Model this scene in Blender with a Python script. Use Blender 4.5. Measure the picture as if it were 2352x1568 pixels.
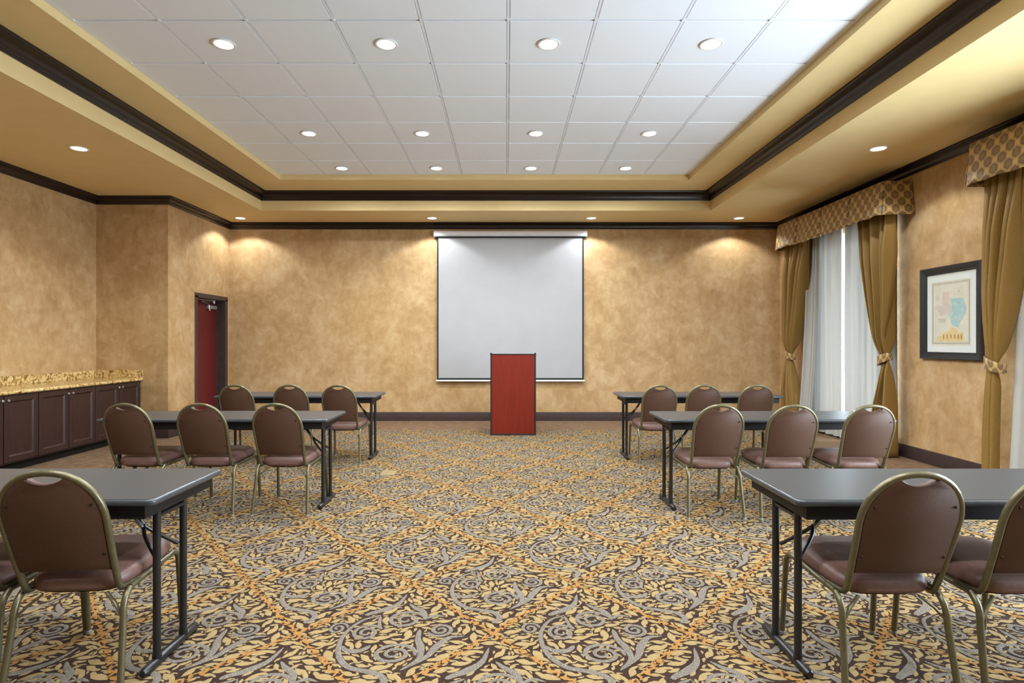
import bpy, math, random
from mathutils import Vector, Matrix
PI = math.pi
R = math.radians
random.seed(7)
SC = bpy.context.scene
COL = SC.collection
for _o in list(bpy.data.objects):
    bpy.data.objects.remove(_o)

# ------------------------------------------------------------------ camera, world, exposure
EYE = 1.38
cam_data = bpy.data.cameras.new('camera')
cam_data.sensor_width = 36.0
cam_data.lens = 20.0
cam_data.shift_x = 13.0 / 2352.0
cam_data.clip_start = 0.05
cam = bpy.data.objects.new('camera', cam_data)
cam.location = (0, 0, EYE)
cam.rotation_euler = (R(90), 0, 0)
COL.objects.link(cam)
SC.camera = cam

world = bpy.data.worlds.new('world')
SC.world = world
world.use_nodes = True
_bg = world.node_tree.nodes['Background']
_bg.inputs['Color'].default_value = (0.74, 0.87, 1.0, 1)
_bg.inputs['Strength'].default_value = 15.0

SC.view_settings.view_transform = 'Standard'
SC.view_settings.look = 'None'
SC.view_settings.gamma = 1.0
SC.view_settings.use_curve_mapping = False
SC.view_settings.exposure = 1.06
SC.cycles.use_denoising = True
SC.cycles.max_bounces = 10
SC.cycles.diffuse_bounces = 8
SC.cycles.glossy_bounces = 3
SC.cycles.transparent_max_bounces = 8
SC.cycles.sample_clamp_indirect = 6.0
SC.cycles.caustics_reflective = False
SC.cycles.caustics_refractive = False

TILE_LAMP = 92.0      # watts of a lamp in the tile ceiling
SOFFIT_LAMP = 40.0    # watts of a lamp in the soffit
LAMP_COLOR = (0.90, 0.955, 1.0)

# ------------------------------------------------------------------ room measures (metres)
XR, XL, XD = 4.76, -5.856, -4.83          # right wall, left wall, wall with the door
YB, YJ, YF = 9.908, 8.123, -3.6           # back wall, return wall, wall behind the camera
ZS, ZLEDGE, ZT = 3.44, 3.73, 3.80         # soffit, ledge of the tray, tile ceiling
TX0, TX1, TY0, TY1 = -3.86, 3.215, -2.36, 8.957     # tray opening in the soffit
GX0, GX1, GY0, GY1 = -3.2855, 2.6545, -1.675, 8.27  # field of tiles
CB0, CB1, CBY = -3.95, 3.95, 8.84         # patterned field of the carpet
WIN = ((6.98, 8.98), (3.05, 5.10), (0.85, 2.60))        # window openings along the right wall; the last is added to brighten the ceiling
WZ0, WZ1 = 0.22, 2.90
DY0, DY1, DZ = 8.86, 9.80, 2.10           # door opening

# ------------------------------------------------------------------ materials
def lin(r, g, b):
    f = lambda c: (c / 255 / 12.92) if c / 255 <= 0.04045 else ((c / 255 + 0.055) / 1.055) ** 2.4
    return (f(r), f(g), f(b), 1.0)

class S:
    """A shader value: lets node maths be written as plain expressions."""
    def __init__(self, nt, sock):
        self.nt, self.s = nt, sock
    def _m(self, op, *args):
        n = self.nt.nodes.new('ShaderNodeMath'); n.operation = op
        for i, a in enumerate((self,) + args):
            if isinstance(a, S): self.nt.links.new(a.s, n.inputs[i])
            else: n.inputs[i].default_value = a
        return S(self.nt, n.outputs[0])
    def __add__(self, o): return self._m('ADD', o)
    def __sub__(self, o): return self._m('SUBTRACT', o)
    def __mul__(self, o): return self._m('MULTIPLY', o)
    def __truediv__(self, o): return self._m('DIVIDE', o)
    def abs(self): return self._m('ABSOLUTE')
    def max(self, o): return self._m('MAXIMUM', o)
    def min(self, o): return self._m('MINIMUM', o)
    def round(self): return self._m('ROUND')
    def floor(self): return self._m('FLOOR')
    def lt(self, o): return self._m('LESS_THAN', o)
    def gt(self, o): return self._m('GREATER_THAN', o)
    def sin(self): return self._m('SINE')

class Mat:
    def __init__(self, name, rough=0.5, spec=0.5, metal=0.0):
        self.m = bpy.data.materials.new(name)
        self.m.use_nodes = True
        self.nt = self.m.node_tree
        self.b = self.nt.nodes['Principled BSDF']
        self.b.inputs['Roughness'].default_value = rough
        self.b.inputs['Specular IOR Level'].default_value = spec
        self.b.inputs['Metallic'].default_value = metal
    def node(self, kind, **kw):
        n = self.nt.nodes.new(kind)
        for k, v in kw.items(): setattr(n, k, v)
        return n
    def link(self, a, b): self.nt.links.new(a, b)
    def coords(self, kind='Object', scale=(1, 1, 1)):
        if kind == 'Position':
            g = self.node('ShaderNodeNewGeometry').outputs['Position']
        else:
            g = self.node('ShaderNodeTexCoord').outputs[kind]
        mp = self.node('ShaderNodeMapping')
        mp.inputs['Scale'].default_value = scale
        self.link(g, mp.inputs['Vector'])
        return mp.outputs['Vector']
    def noise(self, vec, scale, detail=3, rough=0.55, dist=0.0):
        n = self.node('ShaderNodeTexNoise')
        n.inputs['Scale'].default_value = scale
        n.inputs['Detail'].default_value = detail
        n.inputs['Roughness'].default_value = rough
        n.inputs['Distortion'].default_value = dist
        self.link(vec, n.inputs['Vector'])
        return n.outputs['Fac']
    def ramp(self, fac, stops, interp='LINEAR'):
        r = self.node('ShaderNodeValToRGB')
        cr = r.color_ramp; cr.interpolation = interp
        while len(cr.elements) > 1: cr.elements.remove(cr.elements[-1])
        cr.elements[0].position, cr.elements[0].color = stops[0][0], stops[0][1]
        for p, c in stops[1:]:
            e = cr.elements.new(p); e.color = c
        self.link(fac.s if isinstance(fac, S) else fac, r.inputs['Fac'])
        return r.outputs['Color']
    def mix(self, fac, a, b, mode='MIX'):
        n = self.node('ShaderNodeMix', data_type='RGBA', blend_type=mode)
        for sock, v in ((n.inputs[0], fac), (n.inputs[6], a), (n.inputs[7], b)):
            v = v.s if isinstance(v, S) else v
            if isinstance(v, bpy.types.NodeSocket): self.link(v, sock)
            else: sock.default_value = v
        return n.outputs[2]
    def color(self, c):
        if isinstance(c, bpy.types.NodeSocket): self.link(c, self.b.inputs['Base Color'])
        else: self.b.inputs['Base Color'].default_value = c
        return self
    def bump(self, h, strength=0.2, dist=0.01):
        n = self.node('ShaderNodeBump')
        n.inputs['Strength'].default_value = strength
        n.inputs['Distance'].default_value = dist
        self.link(h, n.inputs['Height'])
        self.link(n.outputs['Normal'], self.b.inputs['Normal'])
        return self

def speckled(name, c1, c2, scale=40, rough=0.5, spec=0.5, metal=0.0, bump=0.0, kind='Object', stretch=(1, 1, 1), detail=3):
    m = Mat(name, rough, spec, metal)
    v = m.coords(kind, stretch)
    n = m.noise(v, scale, detail)
    m.color(m.ramp(n, [(0.3, c1), (0.7, c2)]))
    if bump: m.bump(n, bump, 0.004)
    return m.m

M = {}
def wallpaper():
    m = Mat('wallpaper', 0.46, 0.32)
    v = m.coords('Position', (1, 1, 1))
    n1 = m.noise(v, 1.7, 4, 0.6, 0.4)
    n2 = m.noise(v, 5.5, 5, 0.65, 0.6)
    v3 = m.coords('Position', (1, 1, 0.5))
    n3 = m.noise(v3, 14, 4, 0.6)
    a = S(m.nt, n1) * 0.35 + S(m.nt, n2) * 0.45 + S(m.nt, n3) * 0.2
    m.color(m.ramp(a, [(0.36, lin(158, 125, 82)), (0.46, lin(173, 140, 96)), (0.54, lin(184, 153, 110)), (0.64, lin(196, 169, 130))]))
    m.bump(n3, 0.06, 0.003)
    return m.m
M['wall'] = wallpaper()
M['gold_paint'] = speckled('gold_ceiling_paint', lin(222, 198, 144), lin(226, 202, 148), 6, 0.6, 0.25, kind='Position')
M['crown'] = speckled('dark_stained_crown', lin(24, 14, 11), lin(34, 20, 16), 9, 0.32, 0.5, kind='Position', stretch=(1, 1, 4))
M['base'] = speckled('brown_baseboard', lin(50, 36, 33), lin(58, 42, 38), 12, 0.55, 0.35, kind='Position')
M['tile'] = speckled('ceiling_tile_white', lin(234, 239, 246), lin(239, 244, 250), 220, 0.9, 0.1, bump=0.12, kind='Position')
M['grid'] = speckled('ceiling_grid_white', lin(226, 230, 236), lin(232, 236, 242), 30, 0.6, 0.2)
M['plenum'] = speckled('plenum_grey', lin(120, 120, 118), lin(130, 130, 128), 8, 0.9, 0.1)
M['white_trim'] = speckled('white_lamp_trim', lin(235, 233, 228), lin(241, 239, 235), 30, 0.4, 0.4)

def emit(name, col, strength):
    m = Mat(name, 0.4, 0.2)
    m.color((0.9, 0.9, 0.9, 1))
    n = m.noise(m.coords('Object'), 30, 1)
    m.link(m.ramp(n, [(0.0, col), (1.0, (1, 1, 1, 1))]), m.b.inputs['Emission Color'])
    m.b.inputs['Emission Strength'].default_value = strength
    return m.m
M['lens'] = emit('lamp_lens', (1, 0.96, 0.88, 1), 5.0)

def carpet_base():
    m = Mat('carpet_ground_brown', 0.95, 0.05)
    v = m.coords('Position')
    n = m.noise(v, 90, 3); n2 = m.noise(v, 8, 3)
    c = m.ramp(n, [(0.3, lin(42, 31, 26)), (0.7, lin(60, 45, 38))])
    c = m.mix(0.25, c, m.ramp(n2, [(0.3, lin(40, 28, 23)), (0.7, lin(72, 57, 48))]))
    m.color(c); m.bump(n, 0.3, 0.004)
    return m.m
M['carpet'] = carpet_base()
def carpet_border():
    m = Mat('carpet_border_tan', 0.95, 0.05)
    v = m.coords('Position', (1, 3.2, 1))
    n = m.noise(v, 9, 5, 0.7, 0.8); n2 = m.noise(m.coords('Position'), 120, 2)
    c = m.ramp(n, [(0.34, lin(88, 69, 54)), (0.5, lin(114, 92, 71)), (0.66, lin(130, 107, 84))])
    m.color(c); m.bump(n2, 0.3, 0.004)
    return m.m
M['carpet_border'] = carpet_border()
def yarn(name, a, b, sc=150, fl=None):
    m = Mat(name, 0.95, 0.05)
    v = m.coords('Position')
    n = m.noise(v, sc, 3, 0.7)
    c = m.ramp(n, [(0.35, a), (0.65, b)])
    if fl:
        v2 = m.coords('Position', (1, 2.4, 1))
        c = m.mix(S(m.nt, m.noise(v2, 210, 2, 0.6)).gt(0.56), c, fl)
    m.color(c); m.bump(n, 0.35, 0.004)
    return m.m
M['leaf'] = yarn('carpet_leaf_cream', lin(133, 113, 77), lin(150, 129, 91))
M['scroll'] = yarn('carpet_scroll_grey', lin(88, 81, 74), lin(104, 96, 88), 120, lin(148, 139, 124))
M['orange'] = yarn('carpet_orange_line', lin(136, 98, 54), lin(156, 116, 68), 110)

M['vinyl_back'] = speckled('chair_brown_shell', lin(72, 49, 37), lin(80, 55, 42), 160, 0.5, 0.35, bump=0.08)
M['vinyl_seat'] = speckled('chair_brown_vinyl', lin(100, 74, 66), lin(112, 84, 75), 60, 0.42, 0.45, bump=0.05)
M['chair_frame'] = speckled('chair_bronze_frame', lin(98, 92, 68), lin(110, 103, 78), 50, 0.34, 0.5, 0.55)
M['glide'] = speckled('clear_glide', lin(120, 118, 112), lin(136, 134, 128), 40, 0.3, 0.5)
M['screw'] = speckled('dark_screw', lin(34, 26, 20), lin(44, 34, 26), 80, 0.8, 0.2)
M['tabletop'] = speckled('charcoal_laminate', lin(54, 54, 55), lin(62, 62, 63), 70, 0.36, 0.5, stretch=(1, 5, 1))
M['table_edge'] = speckled('dark_edge_band', lin(54, 58, 62), lin(62, 66, 70), 40, 0.28, 0.5)
M['table_metal'] = speckled('black_enamel', lin(22, 22, 24), lin(30, 30, 32), 30, 0.3, 0.5)
M['apron'] = speckled('black_apron', lin(16, 15, 15), lin(22, 21, 21), 30, 0.5, 0.3)
M['steel'] = speckled('brushed_steel', lin(178, 180, 182), lin(200, 202, 204), 40, 0.3, 0.5, 0.8)
M['knob'] = speckled('nickel_knob', lin(190, 190, 190), lin(210, 210, 210), 30, 0.22, 0.5, 0.9)
M['cabinet'] = speckled('espresso_wood', lin(42, 26, 23), lin(54, 34, 29), 6, 0.38, 0.45, kind='Object', stretch=(6, 6, 0.7), detail=5)
M['kick'] = speckled('black_toe_kick', lin(18, 14, 12), lin(24, 19, 17), 20, 0.7, 0.2)
M['door'] = speckled('dark_red_door', lin(86, 22, 24), lin(100, 28, 28), 5, 0.42, 0.4, stretch=(8, 8, 0.6), detail=5)
M['door_frame'] = speckled('dark_door_frame', lin(58, 46, 42), lin(66, 53, 48), 10, 0.45, 0.4)
M['mahogany'] = speckled('red_mahogany', lin(100, 24, 12), lin(120, 33, 18), 9, 0.38, 0.4, stretch=(9, 9, 0.35), detail=6)
M['black_trim'] = speckled('black_edge_trim', lin(30, 28, 28), lin(38, 36, 36), 30, 0.4, 0.4)
M['screen_white'] = speckled('matte_screen', lin(160, 160, 161), lin(164, 164, 165), 3, 0.85, 0.1)
M['screen_black'] = speckled('screen_black_mask', lin(34, 38, 34), lin(42, 46, 42), 20, 0.7, 0.2)
M['case_white'] = speckled('screen_case_white', lin(226, 228, 233), lin(232, 234, 238), 12, 0.3, 0.5)
M['frame_black'] = speckled('black_picture_frame', lin(34, 36, 38), lin(46, 50, 52), 60, 0.3, 0.5)
M['mat_board'] = speckled('white_mat_board', lin(226, 231, 228), lin(231, 235, 232), 60, 0.8, 0.1)
M['paper'] = speckled('aged_paper', lin(214, 212, 194), lin(224, 220, 205), 14, 0.8, 0.1)
M['ink'] = speckled('grey_ink', lin(140, 136, 128), lin(168, 162, 152), 60, 0.8, 0.1)
M['ink_teal'] = speckled('teal_ink', lin(156, 196, 198), lin(186, 210, 206), 22, 0.8, 0.1)
M['ink_pink'] = speckled('pink_ink', lin(212, 190, 178), lin(218, 202, 188), 22, 0.8, 0.1)
M['ink_grey'] = speckled('mauve_ink', lin(206, 194, 184), lin(212, 203, 194), 22, 0.8, 0.1)
M['ink_gold'] = speckled('gold_ink', lin(222, 194, 132), lin(228, 210, 164), 30, 0.8, 0.1)
M['ink_brown'] = speckled('brown_ink', lin(176, 140, 84), lin(196, 160, 104), 30, 0.8, 0.1)
M['plate'] = speckled('tan_floor_plate', lin(128, 110, 74), lin(138, 120, 82), 30, 0.5, 0.4)
M['window_frame'] = speckled('white_window_frame', lin(222, 222, 218), lin(230, 230, 226), 20, 0.5, 0.4)
M['rod'] = speckled('dark_rod', lin(70, 66, 60), lin(82, 78, 70), 20, 0.4, 0.4)

def drape_gold():
    m = Mat('gold_drape_fabric', 0.55, 0.3)
    v = m.coords('Position', (1, 1, 6))
    n = m.noise(v, 60, 3)
    m.color(m.ramp(n, [(0.3, lin(124, 96, 46)), (0.7, lin(142, 111, 56))]))
    m.b.inputs['Sheen Weight'].default_value = 0.25
    m.b.inputs['Sheen Tint'].default_value = lin(220, 190, 120)
    return m.m
M['drape'] = drape_gold()
def sheer_white():
    m = Mat('white_sheer_fabric', 0.8, 0.1)
    n = m.noise(m.coords('Position', (1, 1, 1)), 200, 2)
    c = m.ramp(n, [(0.3, lin(172, 170, 164)), (0.7, lin(177, 175, 169))])
    m.color(c)
    tr = m.node('ShaderNodeBsdfTranslucent')
    m.link(c, tr.inputs['Color'])
    mx = m.node('ShaderNodeMixShader'); mx.inputs[0].default_value = 0.03
    m.link(m.b.outputs[0], mx.inputs[1]); m.link(tr.outputs[0], mx.inputs[2])
    m.link(mx.outputs[0], m.nt.nodes['Material Output'].inputs['Surface'])
    return m.m
M['sheer'] = sheer_white()
def pane():
    m = Mat('clear_pane', 0.05, 0.5)
    n = m.noise(m.coords('Object'), 3, 1)
    t = m.node('ShaderNodeBsdfTransparent')
    g = m.node('ShaderNodeBsdfGlossy'); g.inputs['Roughness'].default_value = 0.04
    m.link(m.ramp(n, [(0, (0.97, 0.98, 0.98, 1)), (1, (1, 1, 1, 1))]), t.inputs['Color'])
    mx = m.node('ShaderNodeMixShader'); mx.inputs[0].default_value = 0.05
    m.link(t.outputs[0], mx.inputs[1]); m.link(g.outputs[0], mx.inputs[2])
    m.link(mx.outputs[0], m.nt.nodes['Material Output'].inputs['Surface'])
    return m.m
M['pane'] = pane()

def hex_fabric():
    """Gold-on-brown damask: rows of elongated hexagons with rings, read from the fabric's own UVs (metres)."""
    m = Mat('hexagon_damask', 0.5, 0.35)
    uv = m.node('ShaderNodeUVMap').outputs['UV']
    sp = m.node('ShaderNodeSeparateXYZ'); m.link(uv, sp.inputs[0])
    x, y = S(m.nt, sp.outputs[0]), S(m.nt, sp.outputs[1])
    px, py = 0.142, 0.163
    def cell(ox, oy):
        u = x / px + ox; v = y / py + oy
        du = (u - u.round()) * px; dv = (v - v.round()) * py
        ax, ay = du.abs(), dv.abs()
        return ax.max(ax * 0.5 + ay * 0.8)
    d = cell(0, 0).min(cell(0.5, 0.5))
    gold, brown, mid = lin(196, 164, 100), lin(112, 88, 62), lin(150, 122, 82)
    c = m.ramp(d / 0.055, [(0.0, brown), (0.10, mid), (0.18, brown), (0.30, mid), (0.36, brown), (0.76, gold), (0.84, brown), (0.89, gold)], 'CONSTANT')
    n = m.noise(m.coords('Object'), 120, 2)
    m.color(m.mix(0.12, c, m.ramp(n, [(0.3, lin(90, 70, 46)), (0.7, lin(210, 180, 120))])))
    m.b.inputs['Sheen Weight'].default_value = 0.2
    return m.m
M['damask'] = hex_fabric()
def granite():
    m = Mat('gold_granite', 0.14, 0.5)
    v = m.coords('Position')
    n = m.noise(v, 16, 6, 0.7, 1.6)
    c = m.ramp(n, [(0.32, lin(82, 60, 34)), (0.42, lin(146, 112, 62)), (0.5, lin(196, 164, 100)), (0.58, lin(222, 200, 150)), (0.68, lin(176, 138, 80))])
    vo = m.node('ShaderNodeTexVoronoi'); vo.inputs['Scale'].default_value = 55
    m.link(v, vo.inputs['Vector'])
    c = m.mix(S(m.nt, vo.outputs['Distance']).lt(0.2), c, lin(96, 72, 42))
    m.color(c)
    return m.m
M['granite'] = granite()

# ------------------------------------------------------------------ mesh helpers
class MB:
    def __init__(self):
        self.v, self.f, self.uv = [], [], None
    def add(self, vs, fs):
        k = len(self.v)
        self.v += [tuple(p) for p in vs]
        self.f += [tuple(i + k for i in f) for f in fs]
        return self
    def box(self, x0, x1, y0, y1, z0, z1):
        vs = [(x0, y0, z0), (x1, y0, z0), (x1, y1, z0), (x0, y1, z0), (x0, y0, z1), (x1, y0, z1), (x1, y1, z1), (x0, y1, z1)]
        return self.add(vs, [(0, 3, 2, 1), (4, 5, 6, 7), (0, 1, 5, 4), (1, 2, 6, 5), (2, 3, 7, 6), (3, 0, 4, 7)])
    def loft(self, rings, cap=True):
        n = len(rings[0]); vs = [p for r in rings for p in r]; fs = []
        for i in range(len(rings) - 1):
            for j in range(n):
                a, b = i * n + j, i * n + (j + 1) % n
                fs.append((a, b, b + n, a + n))
        if cap:
            fs.append(tuple(reversed(range(n))))
            fs.append(tuple(range((len(rings) - 1) * n, len(rings) * n)))
        return self.add(vs, fs)
    def bbox(self, x0, x1, y0, y1, z0, z1, b=0.004):
        """box with bevelled upright and flat edges"""
        def ring(z, i):
            q = b
            return [(x0 + i + q, y0 + i, z), (x1 - i - q, y0 + i, z), (x1 - i, y0 + i + q, z), (x1 - i, y1 - i - q, z),
                    (x1 - i - q, y1 - i, z), (x0 + i + q, y1 - i, z), (x0 + i, y1 - i - q, z), (x0 + i, y0 + i + q, z)]
        return self.loft([ring(z0, b), ring(z0 + b, 0), ring(z1 - b, 0), ring(z1, b)])
    def tube(self, pts, r, n=10, cap=True, flat=1.0):
        pts = [Vector(p) for p in pts]
        rings = []
        t0 = (pts[1] - pts[0]).normalized()
        up = Vector((0, 0, 1)) if abs(t0.z) < 0.9 else Vector((0, 1, 0))
        a = t0.cross(up).normalized(); 
        for i, p in enumerate(pts):
            if i == 0: t = t0
            elif i == len(pts) - 1: t = (pts[i] - pts[i - 1]).normalized()
            else: t = ((pts[i] - pts[i - 1]).normalized() + (pts[i + 1] - pts[i]).normalized()).normalized()
            a = (a - t * a.dot(t)).normalized()
            b = t.cross(a)
            rr = r[i] if isinstance(r, (list, tuple)) else r
            rings.append([p + (a * math.cos(2 * PI * k / n) + b * math.sin(2 * PI * k / n) * flat) * rr for k in range(n)])
        return self.loft(rings, cap)
    def lathe(self, prof, n=24, org=(0, 0, 0)):
        rings = [[(org[0] + r * math.cos(2 * PI * k / n), org[1] + r * math.sin(2 * PI * k / n), org[2] + z) for k in range(n)] for r, z in prof]
        return self.loft(rings, True)
    def build(self, name, mat, parent=None, smooth=True, ang=38):
        me = bpy.data.meshes.new(name)
        me.from_pydata(self.v, [], self.f)
        if self.uv:
            l = me.uv_layers.new(name='UVMap')
            for poly in me.polygons:
                for li in poly.loop_indices:
                    l.data[li].uv = self.uv[me.loops[li].vertex_index]
        me.materials.append(M[mat] if isinstance(mat, str) else mat)
        if smooth:
            me.polygons.foreach_set('use_smooth', [True] * len(me.polygons))
            me.set_sharp_from_angle(angle=R(ang))
        me.update()
        return link(bpy.data.objects.new(name, me), parent)

def link(o, parent=None):
    COL.objects.link(o)
    if parent: o.parent = parent
    return o
def empty(name, loc=(0, 0, 0), rz=0, parent=None):
    o = bpy.data.objects.new(name, None)
    o.location = loc; o.rotation_euler = (0, 0, rz); o.empty_display_size = 0.1
    return link(o, parent)
def tag(o, label, cat, group=None):
    o['label'] = label; o['category'] = cat
    if group: o['group'] = group
    return o
def struct(o, label=None):
    o['kind'] = 'structure'
    if label: o['label'] = label
    return o
def copy_tree(o, parent=None):
    c = o.copy(); link(c)
    if parent: c.parent = parent
    for ch in list(o.children): copy_tree(ch, c)
    return c
def arcpts(c, r, a0, a1, n, f):
    return [f(c[0] + r * math.cos(R(a0 + (a1 - a0) * i / n)), c[1] + r * math.sin(R(a0 + (a1 - a0) * i / n))) for i in range(n + 1)]
def rrect(x0, x1, y0, y1, r, z, n=5):
    pts = []
    for cx, cy, a in ((x1 - r, y0 + r, -90), (x1 - r, y1 - r, 0), (x0 + r, y1 - r, 90), (x0 + r, y0 + r, 180)):
        for i in range(n + 1):
            t = R(a + 90 * i / n)
            pts.append((cx + r * math.cos(t), cy + r * math.sin(t), z))
    return pts
def smoothpath(pts, n=6):
    """Catmull-Rom through the points (2D or 3D tuples)"""
    P = [Vector(p) for p in pts]; out = []
    for i in range(len(P) - 1):
        p0 = P[i - 1] if i else P[0] * 2 - P[1]
        p3 = P[i + 2] if i + 2 < len(P) else P[-1] * 2 - P[-2]
        p1, p2 = P[i], P[i + 1]
        for k in range(n):
            t = k / n
            out.append(0.5 * ((2 * p1) + (p2 - p0) * t + (2 * p0 - 5 * p1 + 4 * p2 - p3) * t * t + (3 * p1 - p0 - 3 * p2 + p3) * t ** 3))
    out.append(P[-1].copy())
    return out
def moulding(path, prof, closed, mb=None):
    """sweep a profile of (inward, z) along a plan path, room on its left, with mitred corners"""
    mb = mb or MB()
    P = [Vector(p) for p in path]; n = len(P)
    rings = []
    for i in range(n):
        a = (P[i] - P[i - 1]).normalized() if (i or closed) else None
        b = (P[(i + 1) % n] - P[i]).normalized() if (i < n - 1 or closed) else None
        na = Vector((-a.y, a.x)) if a else None
        nb = Vector((-b.y, b.x)) if b else None
        if na is None: m = nb
        elif nb is None: m = na
        else:
            m = (na + nb); m = m / (m.dot(na))
        rings.append([(P[i].x + m.x * d, P[i].y + m.y * d, z) for d, z in prof])
    if closed: rings.append(rings[0])
    k = len(prof); vs = [p for r in rings for p in r]; fs = []
    for i in range(len(rings) - 1):
        for j in range(k):
            a, b = i * k + j, i * k + (j + 1) % k
            fs.append((a, b, b + k, a + k))
    if not closed:
        fs.append(tuple(reversed(range(k)))); fs.append(tuple(range((len(rings) - 1) * k, len(rings) * k)))
    return mb.add(vs, fs)

# ------------------------------------------------------------------ room shell
W = 0.22
floor = struct(MB().box(XL - W, XR + W, YF - W, YB + W, -0.2, 0.0).build('floor', 'carpet_border', None, False),
               'tan and brown streaked carpet border running along the walls')
MB().box(CB0, CB1, YF + 0.9, CBY, 0.0, 0.0008).build('carpet_field', 'carpet', floor, False)

struct(MB().box(XL - W, XR + W, YB, YB + W, 0, ZS + 0.5).build('wall_back', 'wall', None, False), 'tan mottled wallpaper wall behind the projection screen')
struct(MB().box(XL - W, XL, YF, YJ, 0, ZS + 0.5).build('wall_left', 'wall', None, False), 'mottled wallpaper wall above the granite counter')
struct(MB().box(XL - W, XD - 0.24, YJ, YJ + 0.2, 0, ZS + 0.5).box(XD - 0.24, XD, YJ, YJ + 0.2, 0, ZS + 0.5).build('wall_return', 'wall', None, False), 'narrow shaded wallpaper return wall at the end of the counter')
_w = MB()
_w.box(XD - 0.24, XD, YJ + 0.2, DY0, 0, ZS + 0.5).box(XD - 0.24, XD, DY1, YB, 0, ZS + 0.5).box(XD - 0.24, XD, DY0, DY1, DZ, ZS + 0.5)
struct(_w.build('wall_door', 'wall', None, False), 'wallpaper wall holding the dark red door')
struct(MB().box(XL - W, XR + W, YF - W, YF, 0, ZS + 0.5).build('wall_front', 'wall', None, False), 'wallpaper wall behind the viewer')
_w = MB()
ys = sorted([YF, YB] + [v for w in WIN for v in w])
for i in range(0, len(ys), 2):
    _w.box(XR, XR + W, ys[i], ys[i + 1], 0, ZS + 0.5)
for a, b in WIN:
    _w.box(XR, XR + W, a, b, 0, WZ0); _w.box(XR, XR + W, a, b, WZ1, ZS + 0.5)
struct(_w.build('wall_right', 'wall', None, False), 'tan wallpaper wall with curtained windows')

# soffit ring, tray sides, ledge, plenum
c = MB()
for x0, x1, y0, y1 in ((XL - W, TX0, YF - W, YB + W), (TX1, XR + W, YF - W, YB + W), (TX0, TX1, TY1, YB + W), (TX0, TX1, YF - W, TY0)):
    c.box(x0, x1, y0, y1, ZS, ZS + 0.1)
ceiling = struct(c.build('ceiling', 'gold_paint', None, False), 'gold painted dropped soffit around the tray')
c = MB()
c.box(TX0 - 0.1, TX0, TY0, TY1, ZS + 0.1, ZT + 0.2).box(TX1, TX1 + 0.1, TY0, TY1, ZS + 0.1, ZT + 0.2)
c.box(TX0 - 0.1, TX1 + 0.1, TY1, TY1 + 0.1, ZS + 0.1, ZT + 0.2).box(TX0 - 0.1, TX1 + 0.1, TY0 - 0.1, TY0, ZS + 0.1, ZT + 0.2)
c.build('tray_side', 'gold_paint', ceiling, False)
c = MB()
for x0, x1, y0, y1 in ((TX0, GX0, TY0, TY1), (GX1, TX1, TY0, TY1), (GX0, GX1, GY1, TY1), (GX0, GX1, TY0, GY0)):
    c.box(x0, x1, y0, y1, ZLEDGE, ZT + 0.06)
c.build('tray_ledge', 'gold_paint', ceiling, False)
MB().box(TX0, TX1, TY0, TY1, ZT + 0.06, ZT + 0.2).build('plenum_cover', 'plenum', ceiling, False)

TW, TD = (GX1 - GX0) / 9, (GY1 - GY0) / 15
g = MB().bbox(-TW / 2 + 0.013, TW / 2 - 0.013, -TD / 2 + 0.015, TD / 2 - 0.015, 0, 0.016, 0.003)
tile0 = g.build('ceiling_tile', 'tile', ceiling, False)
first = True
for i in range(9):
    for j in range(15):
        t = tile0 if first else link(tile0.copy(), ceiling)
        first = False
        t.location = (GX0 + TW * (i + 0.5), GY0 + TD * (j + 0.5), ZT + random.uniform(0, 0.0012))
        t.rotation_euler = (random.uniform(-0.001, 0.001), random.uniform(-0.001, 0.001), 0)
for i in range(10):
    x = min(max(GX0 + TW * i, GX0 + 0.012), GX1 - 0.012)
    MB().box(x - 0.010, x + 0.010, GY0, GY1, ZT + 0.001, ZT + 0.03).build('grid_runner', 'grid', ceiling, False)
for j in range(16):
    y = min(max(GY0 + TD * j, GY0 + 0.012), GY1 - 0.012)
    MB().box(GX0, GX1, y - 0.010, y + 0.010, ZT + 0.009, ZT + 0.03).build('grid_crossbar', 'grid', ceiling, False)

# crowns and baseboards
ROOM = [(XR, YF), (XR, YB), (XD, YB), (XD, YJ), (XL, YJ), (XL, YF)]
def crown_prof(z0, z1, p):
    h = z1 - z0; pr = [(0.0, z0), (0.012, z0), (0.016, z0 + 0.10 * h), (0.022, z0 + 0.14 * h)]
    for i in range(7):
        t = i / 6
        pr.append((0.026 + (p - 0.04) * (1 - math.cos(t * PI / 2)), z0 + h * (0.18 + 0.58 * math.sin(t * PI / 2))))
    pr += [(p - 0.006, z0 + 0.80 * h), (p, z0 + 0.86 * h), (p, z1), (0.0, z1)]
    return pr
struct(moulding(ROOM, crown_prof(ZS - 0.108, ZS, 0.095), True).build('trim_1', 'crown'), 'dark crown moulding along the top of the walls')
TRAY = [(TX1, TY0), (TX1, TY1), (TX0, TY1), (TX0, TY0)]
struct(moulding(TRAY, crown_prof(ZLEDGE - 0.135, ZLEDGE, 0.11), True).build('trim_2', 'crown'), 'dark crown moulding inside the ceiling tray')
BP = [(0, 0), (0.016, 0), (0.016, 0.142), (0.011, 0.152), (0, 0.152)]
for nm, path in (('baseboard_right', [(XR, YF), (XR, YB)]), ('baseboard_back', [(XR - 0.016, YB), (XD, YB)]),
                 ('baseboard_door', [(XD, DY0 - 0.06), (XD, YJ), (-5.16, YJ)]), ('baseboard_left', [(XL, 4.50), (XL, YF)])):
    struct(moulding(path, BP, False).build(nm, 'base', None, True), 'brown baseboard')

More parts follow.
